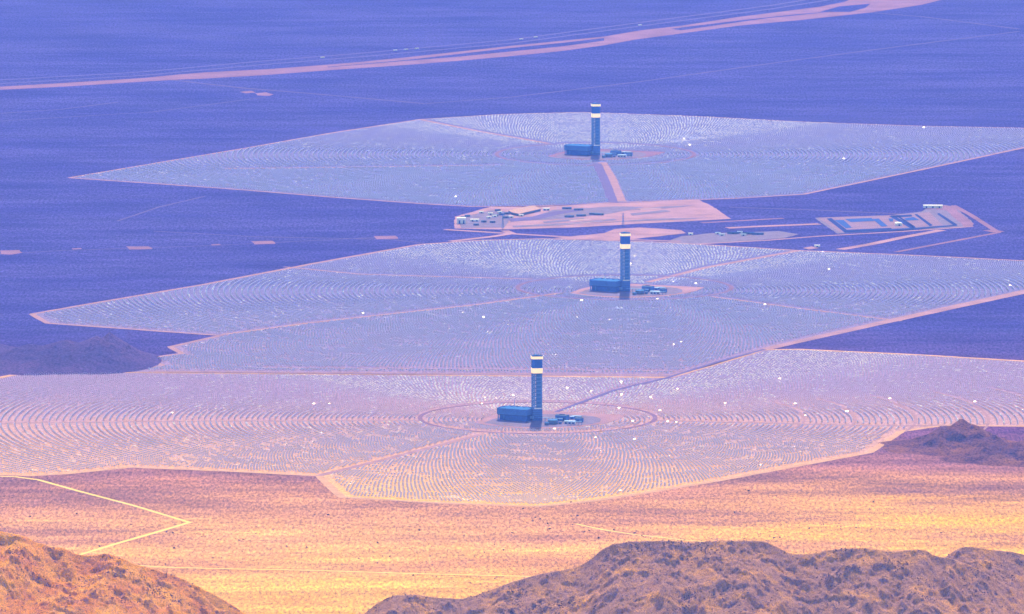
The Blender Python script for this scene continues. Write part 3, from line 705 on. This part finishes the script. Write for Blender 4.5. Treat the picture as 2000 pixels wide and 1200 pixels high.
protos = [(make_tower(), (0,0), math.radians(7)), (make_condenser(), k_off(1008,820.3), math.radians(-27)), (make_tank(11, 8.5), k_off(1080,829), 0),
          (make_tank(5, 6), k_off(1068,831.5), 0), (make_turbine(), k_off(1098,822), math.radians(-24)), (make_rack(56), k_off(1075,824.5), math.radians(-20)),
          (make_shed('control_building', 24, 9, 5.5, M_white, M_steel_l, 3, True), k_off(1113,828.5), math.radians(-14)), (make_shed('workshop', 16, 12, 8, M_clad, M_blue_roof, 1), k_off(1131,825), math.radians(-20)),
          (make_shed('pump_house', 9, 7, 5, M_clad, M_steel_l, 1, True), k_off(1117,819.5), math.radians(-20)), (make_transformer(), k_off(1094,829.5), 0), (make_shed('switchgear_building', 20, 6, 4.5, M_blue_roof, M_steel_l, 2, True), k_off(1127,818), math.radians(-20)),
          (make_rack(32), k_off(1122,831.3), math.radians(8))]
LAB = {'solar_tower': ('tall {} lattice tower with dark receiver between two bright white bands', 'tower', 'solar towers'),
       'condenser_hall': ('big blue grey condenser hall on stilts beside the {} tower', 'industrial building', 'condenser halls'),
       'water_tank': ('round {s} blue grey tank in the yard of the {} tower', 'tank', 'tanks in the tower yards'),
       'turbine_hall': ('gabled turbine hall with roof vent right of the {} tower', 'industrial building', 'turbine halls'),
       'pipe_rack': ('{s} row of pipes on trestles in the yard of the {} tower', 'pipe rack', 'pipe racks'),
       'control_building': ('low white flat roofed building in the yard of the {} tower', 'building', 'control buildings'),
       'workshop': ('tall gabled shed at the right of the yard of the {} tower', 'shed', 'workshops'),
       'pump_house': ('small flat roofed blue grey block at the back of the {} tower yard', 'shed', 'pump houses'),
       'transformer': ('grey transformer with radiator fins in the yard of the {} tower', 'transformer', 'transformers'),
       'switchgear_building': ('long low building at the back right of the {} tower yard', 'building', 'switchgear buildings')}
for k in (2, 1, 0):
    seen = {}
    for root, off, rz in protos:
        o = root if k == 2 else copy_tree(root)
        nm = root.name.split('.')[0]; seen[nm] = seen.get(nm, 0)+1
        o.location = (TOW[k][0]+off[0], TOW[k][1]+off[1], 1.1); o.rotation_euler = (0, 0, rz)
        sizes = {'water_tank': ('large', 'small'), 'pipe_rack': ('long', 'short')}.get(nm, ('', ''))
        l, c_, g_ = LAB[nm]; tag(o, l.replace('{s}', sizes[min(seen[nm]-1, 1)]).replace('{}', WHICH[k]), c_, g_)

# ------------------------------------------------------------------ yard between the fields, ponds
def place(root, px, py, rz, label, cat, group=None, z=.9):
    p = G(px, py); root.location = (p[0], p[1], z); root.rotation_euler = (0, 0, math.radians(rz)); tag(root, label, cat, group)
wq = [G(*p, 5.5) for p in ((1000,416),(1014,418.7),(1056,409),(1042.5,402.7),(1030,404.5),(993,412))]
wc = sum(wq)/6; wh = empty('warehouse', (wc[0], wc[1], .9)); tag(wh, 'very wide low warehouse with broad tan roof at the back of the yard', 'warehouse')
wm = MB(); wm.V = [(p[0]-wc[0], p[1]-wc[1], z) for z in (0, 5.3) for p in wq]; wm.F = [(k,(k+1) % 6,6+(k+1) % 6,6+k) for k in range(6)]; wm.build('wall', M_blue_roof, wh)
wm = MB(); wm.V = [((p[0]-wc[0])*1.012, (p[1]-wc[1])*1.012, z) for z in (5.3, 6.0) for p in wq]; wm.F = [(k,(k+1) % 6,6+(k+1) % 6,6+k) for k in range(6)]+[tuple(range(6,12)), (5,4,3,2,1,0)]; wm.build('roof', M_tan_roof, wh)
place(make_shed('warehouse', 22, 18, 14, M_white, M_white, 2, True), 901, 437, 5, 'white block building at the left end of the yard', 'building')
place(make_shed('office_building', 22, 9, 5, M_white, M_white, 2, True), 927, 433, 0, 'long low white building right of the white block', 'building')
place(make_shed('office_building', 17, 8, 5, M_white, M_white, 2, True), 1067, 411.5, 5, 'small white building behind the right end of the tan roof warehouse', 'building')
def trailers(spots, lab, wall, roofm, lx=18, ly=5, h=4, grp='site trailers in the yard'):
    proto = None
    for i, (px, py, rz, l2) in enumerate(spots):
        if proto is None: proto = o = make_shed('site_trailer', lx, ly, h, wall, roofm, 1, True)
        else: o = copy_tree(proto)
        place(o, px, py, rz, lab+' '+l2, 'site trailer', grp)
trailers([(905,427,6,'behind the white block building'),(913,424,10,'behind and right of the white block building'),(972,413,20,'left of the tan roof, farthest back'),(968,423,10,'near the middle of the cluster'),
          (980,421,14,'right beside the left corner of the tan roof'),(990,419,22,'at the left corner of the tan roof warehouse'),(988,427,16,'below the left corner of the tan roof'),(930,441,0,'in front of the long white building'),(962,436,0,'alone in the middle of the gravel'),
          (945,435,0,'between the long white building and the middle')], 'blue grey site trailer', M_blue_roof, M_blue_roof, 14)
trailers([(940,417,12,'at the back edge of the yard'),(958,420,12,'behind the cluster'),(955,427,14,'left of the cluster'),(966,424.5,18,'in the cluster'),(976,417,24,'at the back of the cluster'),(998,426,16,'in front of the warehouse'),(1018,423,22,'close to the warehouse front wall')],
         'white site trailer', M_white, M_white, 12)
trailers([(1107,409,5,'back row, nearest the far field'),(1130,411.5,8,'right of the parking lane'),(1112,425,8,'lower side of the parking'),(1135,423,8,'lower right of the parking'),(1160,420,-6,'right of the parking'),(1170,421,-6,'rightmost by the parking')],
         'long blue roofed trailer', M_blue_roof, M_blue_roof, 24, 7)
trailers([(1402,458,0,'left end of the office compound'),(1410,461,0,'second in the compound'),(1445,456,0,'back row of the compound'),(1452,461,0,'front row of the compound')], 'pale office trailer', M_white, M_steel_l, 14, 5)
trailers([(1432,457.5,0,'left in the compound between the fields'),(1462,458,0,'middle of the compound between the fields'),(1480,459,0,'right in the compound between the fields')], 'dark roofed long office trailer', M_blue_roof, M_steel_d, 30, 8)
place(make_shed('storage_building', 50, 9, 7, M_white, M_white, 3), 1822, 407, -2, 'long narrow white building at the back of the ponds', 'building')
place(make_shed('treatment_building', 16, 20, 6, M_white, M_white, 1), 1755, 441, 8, 'white gabled building between the two big ponds', 'building')
place(make_shed('storage_building', 14, 8, 4, M_white, M_white, 1, True), 1596, 483, 0, 'small white building at the upper edge of the middle field', 'building')
place(make_shed('storage_building', 12, 7, 4, M_white, M_white, 1, True), 1349, 459.5, 0, 'small white building left of the office compound', 'building')
# parked trucks as pale boxes on the highway
def make_truck():
    root = empty('lorry', (0,0,0)); m = MB(); m.box(-8, 5.5, -1.3, 1.3, 1.1, 4.2); m.build('trailer', M_white, root)
    m = MB(); m.box(6, 8.6, -1.25, 1.25, .9, 3.6); cb = m.build('cab', M_white, root); m = MB(); m.box(8.6, 8.66, -1.1, 1.1, 2.2, 3.3); m.build('windscreen', M_steel_d, cb)
    for x in (-6.5, -5.2, 3.2, 4.4, 7.6):
        m = MB(); b = len(m.V)
        for s_ in (-1.35, 1.35):
            m.cyl(0, 0, -.15, .15, .52, 12)
        n_ = len(m.V)//2; m.V = [(x+q[0], (-1.2 if i < n_ else 1.2)+q[2], .52+q[1]) for i, q in enumerate(m.V)]; m.build('wheel_pair', M_steel_d, root)
    return root
tr = None
for i, (px, py, l2) in enumerate([(630,114.5,'leftmost on the highway'),(772,100.5,'leftmost of three close together'),(793,98.8,'middle one of three close together'),(814,97,'rightmost of three close together'),(1018,78.5,'left one of a pair'),(1046,74.5,'right one of a pair'),(1250,51,'alone near the right end of the highway')]):
    o = make_truck() if tr is None else copy_tree(tr); tr = tr or o
    a = G(px-20, py+2); b = G(px+20, py-2.2); rz = math.atan2(b[1]-a[1], b[0]-a[0])
    place(o, px, py, math.degrees(rz), 'white lorry on the far highway, '+l2, 'truck', 'lorries on the highway', .7)
# lattice pylons
def make_pylon(h=34):
    root = empty('power_pylon', (0,0,0)); m = MB()
    for sx in (-1, 1):
        for sy in (-1, 1): m.bar((sx*2.6, sy*2.6, 0), (sx*.4, sy*.4, h), .22)
    for i in range(7):
        z0 = h*i/8; z1 = h*(i+1)/8; a = 2.6-2.2*i/8; b = 2.6-2.2*(i+1)/8
        for sy in (-1, 1): m.bar((-a, sy*a, z0), (b, sy*b, z1), .14); m.bar((a, sy*a, z0), (-b, sy*b, z1), .14)
    m.build('lattice_mast', M_steel, root)
    for z in (h-3, h-9):
        m = MB(); m.bar((-6, 0, z), (6, 0, z), .22); ca = m.build('cross_arm', M_steel, root)
        m = MB()
        for x in (-5.6, 5.6): m.cyl(x, 0, z-1.8, z-.2, .25, 8)
        m.build('insulator', M_steel_l, ca)
    return root
py_ = make_pylon(); place(py_, 1217, 442, 10, 'thin lattice pylon standing in the yard above the middle tower', 'pylon', 'lattice pylons', .5)
for px, py, l2 in ((982,446,'thin lattice pylon at the left part of the yard between the fields'),):
    place(copy_tree(py_), px, py, 10, l2, 'pylon', 'lattice pylons', 0)

# ------------------------------------------------------------------ scrub and shrubs
def blob(seed, r=1.0):
    rr = random.Random(seed); V = []; Fc = []
    for k in range(7):
        cx_, cy_, cz_ = rr.uniform(-.8,.8)*r, rr.uniform(-.8,.8)*r, rr.uniform(.45,1.2)*r; s = rr.uniform(.45,.8)*r; b = len(V)
        for dx, dy, dz in ((1,0,0),(-1,0,0),(0,1,0),(0,-1,0),(0,0,1),(0,0,-1)): V.append((cx_+dx*s*rr.uniform(.7,1.2), cy_+dy*s*rr.uniform(.7,1.2), cz_+dz*s*rr.uniform(.7,1.1)))
        Fc += [tuple(b+i for i in f) for f in ((0,2,4),(2,1,4),(1,3,4),(3,0,4),(2,0,5),(1,2,5),(3,1,5),(0,3,5))]
    V += [(.12,0,0),(-.06,.1,0),(-.06,-.1,0),(0,0,1.0*r)]; b = len(V)-4; Fc += [(b,b+1,b+3),(b+1,b+2,b+3),(b+2,b,b+3)]
    return V, Fc
bushes = [(raw('desert_shrub', *blob(s), M_bush)) for s in (1, 2, 3)]
SH = [(463,1003.5),(485,1003.5),(254,1025),(280,1030),(90,961),(282,1033),(325,1040),(337,1042),(393,1049),(400,1050),(425,1055),(466,1056),(475,1055),(195,1068),(255,1025.5),(8,971),(23,973),(323,1103),(486,1068),(474,1093),(416,1091),(473,1078),(528,1074),(300,1080),(340,1072),
      (806,1125),(815,1124),(852,1128),(887,1137),(918,1140),(966,1131),(1046,1012),(1055,1015),(1061,1021),(1070,1024),(1074,1034),(1041,1018),(1116,1009),(1126,1013),(1128,1009),(1105,1022),(1118,1026),(1142,1039),(1150,1037),(1000,1042),(966,1065),(946,1080),(983,1075),(906,1047),(820,1037),(803,993),(815,994),
      (670,1008),(614,1007),(641,1007),(738,1061),(669,1086),(709,1107),(738,1101),(1115,982),(1022,995),(930,1012),(1240,1042),(1254,1048),(1200,1036),(1230,1020),(1435,1002),(1445,1000),(1456,958),(1462,960),(1517,970),(1608,1025),(1635,1029),(1642,1029),(1665,1002),(1706,981),(1580,1033),(1512,1052),(1523,1051),(1672,1032),(1700,1035),(1740,1040),(1800,1038),(1838,1042),
      (560,1068),(600,1070),(640,1062),(700,1092),(760,1088),(870,1072),(1090,1048),(1170,1052),(500,1043),(150,1005),(60,1010)]
for i, (px, py) in enumerate(SH):
    o = bushes[i] if i < 3 else bushes[i % 3].copy()
    if i >= 3: C.objects.link(o)
    p = G(px, py); s = random.uniform(1.0, 2.0); o.location = tuple(p); o.scale = (s*1.35, s*1.1, s); o.rotation_euler = (0, 0, random.uniform(0, 6))
    reg = 'left of the white diagonal track' if px < 500 else ('in the middle of the golden plain' if px < 1200 else 'on the golden plain at the right')
    tag(o, 'dark round shrub growing on bare sandy ground '+reg, 'shrub', 'dark shrubs on the golden plain, '+('left' if px < 500 else 'middle' if px < 1200 else 'right'))
# countless small scrub plants on the near plain, one mesh
ns = 50000
yy = -2750+ (RNG.random(ns)**.8)*1900; xx = (RNG.random(ns)*2-1)*1130*(yy+D0)/F
PS = np.stack([xx, yy], 1)
dens = fbm(xx/420, yy/160, 3, 77); keep = RNG.random(ns) < np.clip((dens-.2)*1.8, .12, 1)
keep &= ~inside(PS, fields[2])
for pl, wd in (([(-200,926),(-40,930),(30,932),(75,938),(150,959),(260,988),(368,1020.5)], 9), ([(372,1020.5),(300,1042),(240,1059),(160,1083),(60,1110)], 11), ([(250,1104),(330,1109),(450,1112),(620,1115),(800,1121),(1010,1126),(1200,1132)], 9), ([(1125,1024),(1180,1036),(1240,1045),(1330,1055)], 6)):
    keep &= dist_line(PS, [G(*p) for p in pl]) > wd/2+1
PS = PS[keep]; n = len(PS); r = RNG.uniform(.45, 1.25, n); a0 = RNG.uniform(0, 6.28, n)
vs = [np.stack([PS[:,0]+r*np.cos(a0+a)*1.2, PS[:,1]+r*np.sin(a0+a), np.full(n, .0)+r*.25], 1) for a in (0, 1.57, 3.14, 4.71)]
vs.append(np.stack([PS[:,0], PS[:,1], r*1.25], 1)); vs = np.stack(vs, 1).reshape(-1, 3)
tri = (np.arange(n)[:,None,None]*5+np.array([(0,1,4),(1,2,4),(2,3,4),(3,0,4)])[None]).reshape(-1, 3)
tag(fast_mesh('desert_scrub', vs, tri, [M_scrub]), kind='stuff')

# ------------------------------------------------------------------ haze
m = bpy.data.materials.new('haze_air'); m.use_nodes = True; t = m.node_tree
for nd in list(t.nodes):
    if nd.type != 'OUTPUT_MATERIAL': t.nodes.remove(nd)
pv = t.nodes.new('ShaderNodeVolumePrincipled'); pv.inputs['Color'].default_value = col4(HAZE_COLOR); pv.inputs['Density'].default_value = HAZE_DENSITY
pv.inputs['Absorption Color'].default_value = (1, 1, 1, 1); pv.inputs['Anisotropy'].default_value = 0.5
t.links.new(pv.outputs[0], [x for x in t.nodes if x.type == 'OUTPUT_MATERIAL'][0].inputs['Volume'])
mb = MB(); mb.box(-45000, 45000, -27000, 63000, -10, H+60); hz = mb.build('haze', m); hz['kind'] = 'stuff'
